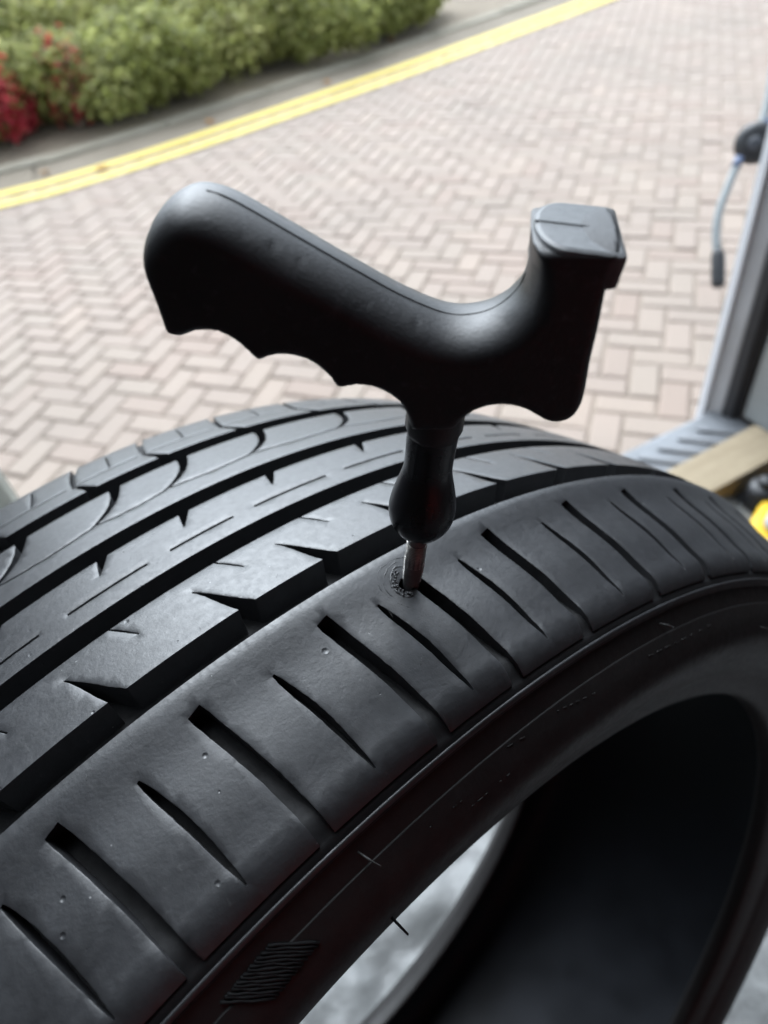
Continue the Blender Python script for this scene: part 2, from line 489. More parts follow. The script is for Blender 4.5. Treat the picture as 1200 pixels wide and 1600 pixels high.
# ------------------------------------------------------------------ shrubs
def shrub(label, x, y, z0, rx, ry, h, n, leaf, mat, seed, ang=0, stems=9, cat='shrub', up=.5, shell=.55, group=None):
    r_ = np.random.default_rng(seed)
    root = empty('shrub', (x, y, z0)); tag(root, label, cat, group)
    # lumps give the crown its uneven outline
    lumps = []
    for k in range(26):
        a = r_.uniform(0, 2 * math.pi); q = math.sqrt(r_.uniform(0, 1)) * .8
        hh = h * (1 - .45 * q * q) * r_.uniform(.5, 1.0)
        lumps.append((q * math.cos(a) * rx, q * math.sin(a) * ry, hh * .50, r_.uniform(.22, .42) * min(rx, ry), hh * .48))
    pts = []
    per = n // len(lumps)
    for (lx, ly, lz, lr, lh) in lumps:
        d = r_.normal(size=(per, 3)); d /= np.linalg.norm(d, axis=1)[:, None]
        rad = r_.uniform(shell, 1.08, per)[:, None] ** .7
        p = d * rad * np.array([lr, lr, lh]) + np.array([lx, ly, lz]); pts.append(np.hstack([p, d]))
    P = np.vstack(pts); P = P[P[:, 2] > .0]
    ca, sa = math.cos(ang), math.sin(ang)
    V = np.empty((len(P) * 4, 3)); nrm = P[:, 3:] * .8 + r_.normal(size=(len(P), 3)) * .5 + np.array([0, 0, .55])
    nrm /= np.linalg.norm(nrm, axis=1)[:, None]
    t = r_.normal(size=(len(P), 3)) * .7 + np.array([0, 0, up * 1.6]); t -= (t * nrm).sum(1)[:, None] * nrm; t /= np.linalg.norm(t, axis=1)[:, None]
    w = np.cross(nrm, t); sz = leaf * r_.uniform(.6, 1.35, len(P))[:, None]
    c = P[:, :3]
    V[0::4] = c - t * sz * .5; V[1::4] = c + w * sz * .28 + nrm * sz * .06; V[2::4] = c + t * sz * .6; V[3::4] = c - w * sz * .28 + nrm * sz * .06
    X = V[:, 0] * ca - V[:, 1] * sa; Y = V[:, 0] * sa + V[:, 1] * ca; V = np.stack([X, Y, V[:, 2]], 1)
    me = bpy.data.meshes.new('foliage'); nq = len(P)
    me.vertices.add(nq * 4); me.vertices.foreach_set('co', V.ravel())
    me.loops.add(nq * 4); me.loops.foreach_set('vertex_index', np.arange(nq * 4, dtype=np.int32))
    me.polygons.add(nq); me.polygons.foreach_set('loop_start', np.arange(0, nq * 4, 4, dtype=np.int32))
    me.update(calc_edges=True); me.materials.append(mat)
    o = bpy.data.objects.new('foliage', me); COL.objects.link(o); o.parent = root
    mb = MB()
    for k in range(stems):
        lx, ly, lz, lr, lh = lumps[k % len(lumps)]
        ex = lx * ca - ly * sa; ey = lx * sa + ly * ca
        mb.tube(smooth_curve([(ex * .15, ey * .15, -.03), (ex * .5 + r_.normal() * .03, ey * .5 + r_.normal() * .03, lz * .6), (ex, ey, lz + lh * .8)], 4), [.012 - .0009 * i for i in range(9)], 6)
    mb.build('stem', MAT_TWIG, root)
    return root

GRP = None
ha = math.atan2(1.45, 1.0)
def along(s_, off):
    """point at arc position s_ along the verge, off metres behind the line edge"""
    P = offset_curve(FE, -off); return float(np.interp(s_, arc0, P[:, 0])), float(np.interp(s_, arc0, P[:, 1]))
arc0 = np.concatenate([[0], np.cumsum(np.linalg.norm(np.diff(FE, axis=0), axis=1))])
def arc_of(px, py):
    p = on_z(px, py, 0)[:2]; return float(arc0[((FE - p) ** 2).sum(1).argmin()])
specs = [  # (pixel column whose foot it stands at, offset, rx, ry, h, pale)
    ((-60, 290), 1.5, .85, .75, .75, 0, 'green shrub at the far left end of the hedge behind the red leaves'),
    ((120, 230), 1.22, .75, .62, .62, 1, 'pale green shrub just right of the red leaves'),
    ((270, 190), 1.12, .85, .70, .78, 0, 'green shrub on the verge above the orange fallen leaf'),
    ((430, 140), 1.08, .85, .70, .80, 1, 'yellowish green shrub in the middle of the hedge'),
    ((570, 95), 1.02, .80, .62, .72, 0, 'green shrub in the right half of the hedge'),
    ((690, 55), .92, .75, .50, .55, 0, 'low green shrub where the hedge meets the top edge'),
    ((100, 235), 3.3, 1.2, .9, 1.0, 0, 'taller green shrub in the back row behind the red leaves'),
    ((330, 165), 3.1, 1.2, .9, 1.0, 1, 'pale green shrub in the middle of the back row'),
    ((560, 95), 2.9, 1.2, .9, .95, 0, 'green shrub at the right end of the back row'),
    ((-150, 320), 3.6, 1.2, .9, 1.0, 1, 'pale shrub at the left end of the back row'),
]
for k, (px, off, rx, ry, h, pale, lab) in enumerate(specs):
    s_ = arc_of(*px); x, y = along(s_, off); x2, y2 = along(s_ + .2, off)
    shrub(lab, x, y, .06, rx, ry, h, 7500 if off < 2.5 else 6000, .062, MAT_LEAF2 if pale else MAT_LEAF, 100 + k, math.atan2(y2 - y, x2 - x), group='shrubs along the verge')
for k, (px, py, h0, rx, h, n, lab) in enumerate([
        (22, 212, .0, .27, .60, 1300, 'red leaved bush at the left edge beside the green shrubs'),
        (126, 190, .0, .20, .74, 330, 'thin red leaved bush with bare twigs in the hedge'),
        (90, 90, .0, .36, 1.05, 420, 'red leaved bush touching the top edge at the far left')]):
    p = on_z(px, py, .06)
    b = shrub(lab, p[0], p[1], .05, rx, rx, h, n, .06, MAT_RED, 300 + k, 0, 14, 'bush', group='red leaved bushes', shell=.3)

# fallen leaves
for k, (px, py) in enumerate([(327, 190), (160, 262), (70, 268), (612, 62), (510, 128)]):
    p = on_z(px, py, .012)
    s0 = .05; v = [(-s0, 0, 0), (-.3 * s0, .5 * s0, .006), (.5 * s0, .4 * s0, .012), (s0, 0, .004), (.4 * s0, -.45 * s0, .010), (-.4 * s0, -.5 * s0, .003)]
    o = mesh_obj('fallen_leaf', v, [(0, 1, 2), (0, 2, 3), (0, 3, 4), (0, 4, 5)], MAT_DEADLEAF)
    o.location = [float(x) for x in p]; o.rotation_euler = (random.uniform(-.1, .1), random.uniform(-.1, .1), random.uniform(0, 6))
    tag(o, ['orange fallen leaf beside the yellow lines below the hedge', 'brown fallen leaf left of the orange one by the kerb', 'small fallen leaf at the left end of the gutter',
            'small fallen leaf under the right end of the hedge', 'small fallen leaf beside the kerb near the picture centre'][k], 'leaf', 'fallen leaves by the kerb')

# ------------------------------------------------------------------ the van the tyre stands in
ZF = .636
PB = on_z(1108, 636, ZF)
E_ = on_z(1088, 652, ZF) - on_z(972, 708, ZF); E_ /= np.linalg.norm(E_)
vx = -E_; vy = np.array([-vx[1], vx[0], 0]); vz = np.array([0, 0, 1.])
van = empty('van', (PB[0], PB[1], 0), np.stack([vx, vy, vz], 1))
tag(van, 'white van with open load doorway, grey pillar and ribbed step at right', 'van')
VL = lambda w: np.array([(np.asarray(w) - np.array([PB[0], PB[1], 0])) @ k for k in (vx, vy, vz)])
MB().box(-.30, 1.55, .135, 2.15, ZF - .04, ZF).build('floor', MAT_FLOORV, van)
step = MB().box(-.03, 1.074, -.0, .135, ZF - .07, ZF - .004, .014).build('step', MAT_STEP, van, True)
rd = VL(on_z(1074, 704, ZF)) - VL(on_z(1024, 698, ZF)); ra = math.atan2(rd[1], rd[0])
for k in range(22):
    x0 = .02 + k * .045
    mb = MB().rbox(0, 0, .118, .016, ZF - .006, ZF + .0015, .0075, 3, .003)
    o = mb.build('rib', MAT_STEP, step, True)
    o.location = (x0, .072, 0); o.rotation_euler = (0, 0, ra)
MB().box(-.12, 1.56, .012, .05, .28, ZF - .072, .01).build('skirt', MAT_VAN, van)
# right door pillar: white outer flange, grey face, dark seal, inner lining
lean = .030
def prism(name, prof, z0, z1, mat, parent, dx=0.0, dy=0.0, n=6):
    k = len(prof); v = []; f = []
    for i in range(n + 1):
        t = i / n; z = z0 + (z1 - z0) * t
        v += [(x + dx * t * t, y + dy * t, z) for x, y in prof]
    for i in range(n):
        for a_ in range(k):
            b_ = (a_ + 1) % k; f.append((i * k + a_, i * k + b_, (i + 1) * k + b_, (i + 1) * k + a_))
    f.append(tuple(range(k))[::-1]); f.append(tuple(n * k + i for i in range(k)))
    return mesh_obj(name, v, f, mat, parent)
ZT = 2.30
prism('pillar', [(-.002, -.004), (-.004, .022), (-.02, .040), (-.10, .05), (-.12, -.02), (-.02, -.02)], ZF - .06, ZT, MAT_TRIM, van, .06)
prism('door_flange', [(.004, -.020), (.006, -.006), (-.002, -.0045), (-.016, -.0205), (-.014, -.030)], ZF - .05, ZT, MAT_VAN, van, .06)
prism('door_seal', [(-.003, .0265), (-.006, .043), (-.02, .051), (-.028, .041)], ZF - .002, ZT, MAT_RUBSEAL, van, .055)
prism('lining', [(-.022, .056), (-.022, .52), (-.06, .52), (-.06, .056)], ZF + .004, ZF + .36, MAT_PANEL, van, .0)
prism('lining', [(-.026, .060), (-.026, .52), (-.06, .52), (-.06, .060)], ZF + .364, ZF + .92, MAT_TRIM_D, van, .0)
MB().box(-.0215, -.015, .09, .30, ZF + .20, ZF + .228, .003).build('lining_ridge', MAT_TRIM, van, True)
MB().box(-.0215, -.012, .10, .112, ZF + .255, ZF + .33, .003).build('hook', MAT_GREYP, van, True)
MB().box(-.0215, -.012, .135, .147, ZF + .255, ZF + .33, .003).build('hook', MAT_GREYP, van, True)
MB().box(-.14, -.06, .05, 2.15, ZF - .3, ZT).build('wall', MAT_WALLV, van)
MB().box(1.46, 1.56, .10, 2.15, ZF - .3, ZT).build('wall', MAT_WALLV, van)
prism('pillar', [(1.078, -.004), (1.078, .03), (1.10, .085), (1.46, .098), (1.46, -.03), (1.09, -.03)], ZF - .06, ZT, MAT_BIN, van)
prism('door_seal', [(1.0765, .034), (1.098, .088), (1.092, .096), (1.071, .040)], ZF - .002, 1.02, MAT_RUBSEAL, van)
MB().box(-.06, 1.46, 2.05, 2.15, ZF, ZT).build('red_bounce_wall', MAT_BULK, van)  # unseen back wall, made red to throw reflections on tyre and tool
MB().box(-.14, 1.56, .50, 2.15, ZT + .001, ZT + .06, .01).build('roof', MAT_VAN, van)
MB().box(-.055, 1.455, .51, 2.045, ZT - .012, ZT - .004).build('added_dark_ceiling', MAT_WALLV, van)  # unseen dark panel added under the roof to cut bounced light

# timber on the load floor
p1 = VL(on_z(1040, 736, ZF + .045)); p2 = VL(on_z(1200, 652, ZF + .045)); p3 = VL(on_z(1110, 770, ZF + .045))
td = (p2 - p1); td[2] = 0; td /= np.linalg.norm(td); tn = np.array([-td[1], td[0], 0]); wdt = (p3 - p1) @ tn
if wdt < 0: tn = -tn; wdt = -wdt
ctr = p1 + td * (-.30) + tn * wdt / 2
mb = MB().rbox(0, 0, 1.0, wdt, 0, .044, .002, 2, .002)
tim = mb.build('timber', MAT_WOOD)
wc = PB * np.array([1, 1, 0]) + vx * ctr[0] + vy * ctr[1]
wd = vx * td[0] + vy * td[1]
tim.location = (float(wc[0]), float(wc[1]), ZF + .0005); tim.rotation_euler = (0, 0, math.atan2(wd[1], wd[0]))
tag(tim, 'pale wooden plank lying on the van floor behind the tyre', 'plank')

# yellow tool case behind the tyre
yc = on_z(1290, 850, ZF + .035)
tool = empty('tool_case', (yc[0], yc[1], ZF)); tool.rotation_euler = (0, 0, math.radians(-20))
tag(tool, 'yellow plastic tool case with grey lid beside the wooden plank', 'tool case')
MB().rbox(0, 0, .20, .12, .0, .040, .02, 5, .010).build('body', MAT_YTOOL, tool, True)
MB().rbox(.0, .012, .165, .075, .0395, .055, .015, 5, .006).build('lid', MAT_GREYP, tool, True)
MB().tube(smooth_curve([(-.05, .012, .05), (-.045, .012, .075), (0, .012, .081), (.045, .012, .075), (.05, .012, .05)], 5), .007, 10).build('handle', MAT_BLACK, tool, True)
for s_ in (-1, 1): MB().rbox(s_ * .055, -.0605, .025, .006, .03, .06, .002, 3, .001).build('latch', MAT_GREYP, tool, True)
# black wheel-like cap standing by the plank
bc = on_z(1200, 757, ZF + .05)
cap = empty('black_cap', (bc[0], bc[1], ZF)); tag(cap, 'small black round cap next to the plank at the right edge', 'cap')
MB().lathe([(.024, 0), (.026, .004), (.026, .04), (.022, .048), (.012, .05)], 24).build('skirt', MAT_BLACK, cap, True)
MB().lathe([(.014, .0495), (.014, .058), (.010, .062)], 20).build('knob', MAT_BLACK, cap, True)

# hose hanging on the pillar
hd = 1.36
hose = empty('hanging_hose', at(1175, 225, hd)); tag(hose, 'grey hose with black end hanging from a round black knob on the pillar', 'hose')
H0 = at(1175, 225, hd)
HL = lambda u, v, d=hd: at(u, v, d) - H0
mb = MB(); vd = -ray(1175, 225); vd /= np.linalg.norm(vd); ax_ = np.cross(vd, [0, 0, 1.]); ax_ /= np.linalg.norm(ax_); ay_ = np.cross(vd, ax_)
k0 = (HL(1180, 224) - vd * .02, ax_, ay_, vd)
mb.lathe([(.030, -.03), (.037, -.024), (.0385, -.01), (.0385, .004), (.036, .012), (.028, .018), (.010, .021)], 28, frame=k0)
mb.build('knob', MAT_BLACK, hose, True)
mb = MB(); kk = (HL(1180, 224) - vd * .0015, ax_, ay_, vd); mb.lathe([(.013, 0), (.013, .008), (.009, .011)], 18, frame=kk); mb.build('knob_boss', MAT_TRIM_D, hose, True)
path = smooth_curve([HL(1154, 250), HL(1147, 268), HL(1137, 293), HL(1126, 322), HL(1120, 348), HL(1119, 375), HL(1121, 402)], 8)
rr = [.0078 + .0006 * math.sin(i * 2.6) for i in range(len(path))]
MB().tube(path, rr, 12).build('tube', MAT_HOSE, hose, True)
MB().tube([HL(1155, 247), HL(1151, 257), HL(1149, 262)], .0088, 14).build('collar', MAT_BLUE, hose, True)
MB().tube([HL(1121, 390), HL(1121.5, 396), HL(1122, 400), HL(1122, 440), HL(1122, 446), HL(1122, 449)], [.009, .0115, .0128, .0128, .0115, .008], 18).build('end_cap', MAT_BLACK, hose, True)
MB().tube(smooth_curve([HL(1190, 196), HL(1196, 176), HL(1204, 140), HL(1212, 90)], 6), .0085, 12).build('upper_tube', MAT_HOSE, hose, True)
MB().tube([HL(1194, 200), HL(1197, 188)], .010, 14).build('collar', MAT_BLUE, hose, True)

# pale crumpled sheet on the load floor under the tyre
nx, ny = 120, 120; sv = []; sf = []
from mathutils import noise as mnoise
c0 = np.array([.05, .42])
for j in range(ny):
    for i in range(nx):
        x = (i / (nx - 1) - .5) * 1.15; y = (j / (ny - 1) - .5) * .92
        h = .006 + .022 * abs(mnoise.noise((x * 9, y * 9, 1.3))) + .014 * abs(mnoise.noise((x * 26, y * 21, 4.1))) + .003 * abs(mnoise.noise((x * 60, y * 55, 7)))
        e = min(1, (0.575 - abs(x)) / .02, (.46 - abs(y)) / .02); sv.append((x + .012 * mnoise.noise((y * 7, 3, 1)), y + .012 * mnoise.noise((x * 7, 9, 1)), .001 + h * max(e, 0)))
for j in range(ny - 1):
    for i in range(nx - 1):
        q = j * nx + i; sf.append((q, q + 1, q + nx + 1, q + nx))
sheet = mesh_obj('crumpled_sheet', sv, sf, MAT_SHEET, None, True)
sc_ = PB * np.array([1, 1, 0]) + vx * .72 + vy * .62
sheet.location = (float(sc_[0]), float(sc_[1]), ZF); sheet.rotation_euler = (0, 0, math.atan2(vx[1], vx[0]))
tag(sheet, 'pale crumpled plastic sheet on the van floor seen through the tyre opening', 'sheet')

# ------------------------------------------------------------------ the tyre
S = 1.18                                           # metres per fitted unit
TC = np.array([-.00283591, .23869695, .34250250])
TA = np.array([-.62683652, -.33272374, .70453594]); TA /= np.linalg.norm(TA)
E0 = np.array([-.09734418, -.86370778, -.49450277]); E0 -= (E0 @ TA) * TA; E0 /= np.linalg.norm(E0)
E1 = np.cross(TA, E0)
RT = .28608; KM = 4.993
ROT = M @ np.stack([E1, TA, E0], 1)
TCW = c2w(TC * S)
tyre = empty('tyre', TCW - ROT @ np.array([0, 0, RT * S]), ROT)
tag(tyre, 'black worn low profile tyre standing in the van doorway', 'tyre')
def tl(x, y, z): return (x * S, y * S, (z + RT) * S)        # tyre frame -> child local

PS = np.array([-.0869, -.0858, -.0837, -.080, -.074, -.066, -.0574, -.0535, -.0494, -.040, -.03, -.02, -.01, 0, .01, .02, .03, .04, .0494, .060, .070, .078, .083, .0865, .0890, .0908, .0920])
PR = np.array([.2608, .2632, .2665, .2688, .272, .2757, .2795, .2818, .2838] + [RT - .5 * 1.719 * s * s for s in PS[9:19]] + [.2829, .2817, .2805, .27945, .2778, .2750, .2705, .264])
def spline(xs, ys):
    n = len(xs); h = np.diff(xs); A = np.eye(n); b = np.zeros(n)
    for i in range(1, n - 1):
        A[i, i - 1] = h[i - 1]; A[i, i] = 2 * (h[i - 1] + h[i]); A[i, i + 1] = h[i]
        b[i] = 6 * ((ys[i + 1] - ys[i]) / h[i] - (ys[i] - ys[i - 1]) / h[i - 1])
    m = np.linalg.solve(A, b)
    def f(x):
        x = np.asarray(x, float); i = np.clip(np.searchsorted(xs, x) - 1, 0, n - 2); t = x - xs[i]; u = xs[i + 1] - x; H = h[i]
        return m[i] * u ** 3 / (6 * H) + m[i + 1] * t ** 3 / (6 * H) + (ys[i] / H - m[i] * H / 6) * u + (ys[i + 1] / H - m[i + 1] * H / 6) * t
    return f
r_of = spline(PS, PR)
def tread_pos(x, y, d):
    """x: mm round the tread, y: mm across it, d: mm below the surface -> child-local metres"""
    x = np.asarray(x, float); s = np.asarray(y, float) / 1000; d = np.asarray(d, float) / 1000
    th = np.radians(x / KM); r = r_of(s); dr = (r_of(s + 2e-4) - r_of(s - 2e-4)) / 4e-4
    dr = np.clip(dr, -1.6, 1.6); nn = np.sqrt(1 + dr * dr)
    s2 = s + d * dr / nn; r2 = r - d / nn
    return np.stack([r2 * np.sin(th) * S, s2 * S, (r2 * np.cos(th) + RT) * S], -1)
def floor_depth(y):
    return np.interp(y, [-86.95, -86.2, -85.6, -80, -72, -58, -53.5, -50, 53, 58, 66, 80, 86, 91], [.0, .15, .8, 2.4, 4.6, 5.6, 6.4, 7.4, 7.4, 6.2, 4.2, 2.4, 1.5, 1.0])

def full_circle(vals, pitch=5.95):
    """measured positions (degrees) continued round the rest of the tread"""
    vals = sorted(vals); gap = 360 - (vals[-1] - vals[0]); n = round(gap / pitch); st = gap / n
    return vals + [vals[-1] + st * k for k in range(1, n)]
def wrap(t): return (t + 180) % 360 - 180

def in_poly(px, py, poly):
    ins = np.zeros(len(px), bool); n = len(poly); j = n - 1
    for i in range(n):
        xi, yi = poly[i]; xj, yj = poly[j]
        c = ((yi > py) != (yj > py))
        with np.errstate(divide='ignore', invalid='ignore'):
            c &= px < (xj - xi) * (py - yi) / (yj - yi + 1e-30) + xi
        ins ^= c; j = i
    return ins

def ribbon(center, widths, blunt=True):
    """closed outline round a centre line [(x, y)] with full widths"""
    C_ = np.array(center, float); t = np.gradient(C_, axis=0); t /= np.linalg.norm(t, axis=1)[:, None]
    nrm = np.stack([-t[:, 1], t[:, 0]], 1); w = np.asarray(widths)[:, None] / 2
    return [tuple(p) for p in (C_ + nrm * w)] + [tuple(p) for p in (C_ - nrm * w)[::-1]]

def build_rib(name, y0, y1, cuts, mat, edge_drop=.11, label=None):
    X0, X1 = -180 * KM, 180 * KM
    cuts = [c for c in cuts if min(p[0] for p in c) > X0 + 1 and max(p[0] for p in c) < X1 - 1]
    def near(x): return -30 * KM < x < 42 * KM
    xs = [X0]
    while xs[-1] < X1: xs.append(min(X1, xs[-1] + (1.6 if near(xs[-1]) else 5.0)))
    loops = [[(x, y0) for x in xs] + [(x, y1) for x in xs[::-1]]]
    for c in cuts:
        step_ = .9 if near(c[0][0]) else 3.0; out = []
        for k in range(len(c)):
            a_ = np.array(c[k]); b_ = np.array(c[(k + 1) % len(c)]); L = np.linalg.norm(b_ - a_); m_ = max(1, int(L / step_))
            for q in range(m_):
                p = a_ + (b_ - a_) * q / m_
                if q and near(p[0]): p = p + rng.normal(0, .035, 2)
                out.append(tuple(p))
        loops.append(out)
    pts = []; edges = []
    for lp in loops:
        n0 = len(pts); pts += lp; edges += [(n0 + i, n0 + (i + 1) % len(lp)) for i in range(len(lp))]
    # dense boundary samples for the distance test
    samp = []; off = []
    for (i, j) in edges:
        a_ = np.array(pts[i]); b_ = np.array(pts[j]); L = np.linalg.norm(b_ - a_)
        if L < 1e-9: continue
        nv = np.array([-(b_ - a_)[1], (b_ - a_)[0]]) / L; m_ = max(1, int(L / .5))
        fine = near(a_[0])
        for q in range(m_): samp.append(a_ + (b_ - a_) * (q + .5) / m_)
        mid = (a_ + b_) / 2
        if fine:
            off += [mid + nv * .24, mid - nv * .24]
    kd = kdtree.KDTree(len(samp))
    for i, p in enumerate(samp): kd.insert((p[0], p[1], 0), i)
    kd.balance()
    st = []
    for p in off:
        if y0 + .1 < p[1] < y1 - .1 and kd.find((p[0], p[1], 0))[2] > .20: st.append((p[0], p[1]))
    x = X0 + 1.5
    while x < X1 - 1:
        dx = 2.4 if near(x) else 7.0
        for y in np.arange(y0 + 1.2, y1 - .6, 2.2 if near(x) else 4.5):
            q = (x + random.uniform(-.3, .3), y + random.uniform(-.3, .3))
            if kd.find((q[0], q[1], 0))[2] > .8: st.append(q)
        x += dx
    allp = [Vector((p[0], p[1])) for p in pts + st]
    vo, eo, fo, _, _, _ = delaunay_2d_cdt(allp, edges, [], 0, 1e-5, False)
    V = np.array([(v[0], v[1]) for v in vo]); F = np.array([f for f in fo if len(f) == 3])
    cen = V[F].mean(1); keep = (cen[:, 1] > y0 + 1e-6) & (cen[:, 1] < y1 - 1e-6) & (cen[:, 0] > X0) & (cen[:, 0] < X1)
    for c in cuts:
        cx = [p[0] for p in c]; cy = [p[1] for p in c]
        idx = np.where(keep & (cen[:, 0] > min(cx)) & (cen[:, 0] < max(cx)) & (cen[:, 1] > min(cy)) & (cen[:, 1] < max(cy)))[0]
        if len(idx): keep[idx[in_poly(cen[idx, 0], cen[idx, 1], c)]] = False
    F = F[keep]
    # consistent winding, x right / y up -> outward normal needs checking once
    a_ = V[F[:, 1]] - V[F[:, 0]]; b_ = V[F[:, 2]] - V[F[:, 0]]; cr = a_[:, 0] * b_[:, 1] - a_[:, 1] * b_[:, 0]
    F[cr < 0] = F[cr < 0][:, ::-1]
    ed = {}
    for f in F:
        for k in range(3):
            i, j = int(f[k]), int(f[(k + 1) % 3]); key = (min(i, j), max(i, j)); ed.setdefault(key, []).append((i, j))
    bnd = [v[0] for v in ed.values() if len(v) == 1]
    bnd = [(i, j) for i, j in bnd if not (abs(V[i, 0] - V[j, 0]) < 1e-6 and (abs(V[i, 0] - X0) < 1e-6 or abs(V[i, 0] - X1) < 1e-6))]
    isb = np.zeros(len(V), bool)
    for i, j in bnd: isb[i] = isb[j] = True
    used = np.unique(F); remap = -np.ones(len(V), int); remap[used] = np.arange(len(used))
    top = tread_pos(V[used, 0], V[used, 1], np.where(isb[used], edge_drop, 0))
    verts = list(map(tuple, top)); faces = [tuple(int(remap[i]) for i in f) for f in F]
    n0 = len(verts); bi = {}
    bl = sorted(set([i for e in bnd for i in e]))
    for k, i in enumerate(bl): bi[i] = n0 + 2 * k
    ta = tread_pos(V[bl, 0], V[bl, 1], np.full(len(bl), edge_drop)); tb = tread_pos(V[bl, 0], V[bl, 1], floor_depth(V[bl, 1]) + .15)
    for p, q in zip(ta, tb): verts += [tuple(p), tuple(q)]
    for i, j in bnd: faces.append((bi[j], bi[i], bi[i] + 1, bi[j] + 1))
    me = bpy.data.meshes.new(name); me.from_pydata(verts, [], faces); me.materials.append(mat)
    me.polygons.foreach_set('use_smooth', [True] * len(me.polygons)); me.update()
    o = bpy.data.objects.new(name, me); COL.objects.link(o); o.parent = tyre
    if label: o['label'] = label
    return o

def K_(pts, t0): return [((t0 + dt) * KM, y) for dt, y in pts]
WOFF = np.array([(-54.8, 0), (-56.2, .06), (-58, .16), (-61, .30), (-64, .44), (-68, .60), (-72, .77), (-76, .90), (-80, 1.02), (-84, 1.10), (-87.5, 1.16)])
NOFF = np.array([(-58.2, 0), (-60, .09), (-63, .24), (-66, .38), (-70, .55), (-74, .68), (-78, .79), (-81, .87), (-83.4, .93)])
near_cuts = []
Wl = [-17.84, -11.37, -4.75, .17, 5.69, 12.35, 18.5, 25.4]
for t in full_circle(Wl):
    t = wrap(t); o_ = WOFF
    if abs(t - .17) < .01: o_ = WOFF[2:]
    near_cuts.append(ribbon([((t + dt) * KM, y) for y, dt in o_], [3.5] + [3.75] * (len(o_) - 2) + [4.2]))
for t in full_circle([-20.49, -14.53, -7.96, -2.11, 3.12, 9.6, 16.3, 23.2]):
    t = wrap(t)
    near_cuts.append(ribbon([((t + dt) * KM, y) for y, dt in NOFF], [.7, 1.35, 1.8, 2.05, 2.1, 1.9, 1.5, 1.0, .45]))
hole_c = [(-.22 * KM + 1.7 * math.cos(a) * 1.05, -57.6 + 1.6 * math.sin(a)) for a in np.linspace(0, 2 * math.pi, 19)[:-1]]
near_cuts.append([(p[0] + rng.normal(0, .12), p[1] + rng.normal(0, .12)) for p in hole_c])
build_rib('shoulder_rib', -85.75, -49.35, near_cuts, MAT_TREAD)

c2 = []
for t in full_circle([-20.75, -14.69, -8.16, -3.44, 2.05, 8.73, 14.36, 20.2]):
    t = wrap(t)
    c2.append(K_([(-.05, -26.7), (.02, -26.4), (.75, -32), (1.5, -38.2), (1.86, -40.9), (1.95, -42), (.95, -42), (.93, -40.6), (.72, -37.6), (.33, -31.2), (.12, -28.2)], t))
for t in full_circle([-18.4, -12.0, -6.34, -1.23, 4.3, 10.9, 16.6]):
    t = wrap(t); c2.append(ribbon(K_([(-.15, -20), (.1, -22), (.5, -25.3), (.86, -28.5)], t), [.55, .55, .5, .35]))
build_rib('tread_rib', -40.6, -21.1, c2, MAT_TREAD)

c3 = []
dashes = [(-19.2, -14.6), (-13.08, -8.72), (-7.43, -3.61), (-2.33, 2.5), (3.85, 8.4), (9.8, 14.6), (15.9, 19.8)]
for a_, b_ in dashes + [(25.7 + 5.95 * k - 4.2 , 25.7 + 5.95 * k) for k in range(0, 52)]:
    a_, b_ = wrap(a_), wrap(b_)
    if b_ < a_: continue
    c3.append(ribbon([(x * KM, -6.45) for x in np.linspace(a_, b_, 6)], [.95] * 6))
for t in full_circle([-16.4, -10.49, -5.60, .05, 6.70, 13.0, 19.6]):
    t = wrap(t); c3.append(K_([(-.38, .5), (-.30, .45), (.1, 3.4), (.50, 6.6), (.64, 7.7), (.75, 9), (-.05, 9), (-.02, 7.6), (-.2, 4)], t))
centre = build_rib('tread_rib', -13.4, 7.62, c3, MAT_TREAD)

c4 = []
J = [-21.0, -15.4, -9.3, -4.6, 1.24, 8.19, 14.6, 20.8]; Jf = sorted(full_circle(J))
for k, t in enumerate(Jf):
    t0 = t; nx_ = Jf[(k + 1) % len(Jf)]; sp = (nx_ - t0) % 360; t = wrap(t)
    c4.append(ribbon(K_([(-.35, 25.7), (0, 26.6), (.5, 28.2), (1.1, 30.8), (1.65, 34), (2.1, 38), (2.4, 42), (2.55, 45.6)], t), [.7, .9, 1.4, 1.9, 2.3, 2.7, 3.3, 4.3]))
    c4.append(ribbon(K_([(.15, 26.35), (.25 * sp, 25.0), (.5 * sp, 24.5), (.75 * sp, 24.9), (.97 * sp, 26.0)], t), [.7] * 5))
build_rib('tread_rib', 15.8, 44.45, c4, MAT_TREAD)

c5 = []
Lt = [-20.6, -14.6, -8.5, -3.4, 2.6, 9.1, 15.2, 21.2]; Lf = sorted(full_circle(Lt))
for k, t in enumerate(Lf):
    sp = (Lf[(k + 1) % len(Lf)] - t) % 360; t = wrap(t)
    c5.append(K_([(-.05, 62.4), (.35, 57), (.45, 52), (1.3, 52), (1.12, 54.2), (.35, 62.6)], t))
    c5.append(ribbon(K_([(.1, 62), (.3, 68), (.65, 75), (1.1, 82), (1.5, 88)], t), [1.6, 1.9, 2.2, 2.5, 2.8]))
    c5.append(ribbon(K_([(.45, 64.0), (.5 * sp, 64.0), (.93 * sp, 63.8)], t), [.75] * 3))
    c5.append(ribbon(K_([(.55 * sp, 65.5), (.57 * sp + .2, 72), (.57 * sp + .5, 80)], t), [.6, .6, .5]))
build_rib('shoulder_rib', 53.7, 86.3, c5, MAT_TREAD)

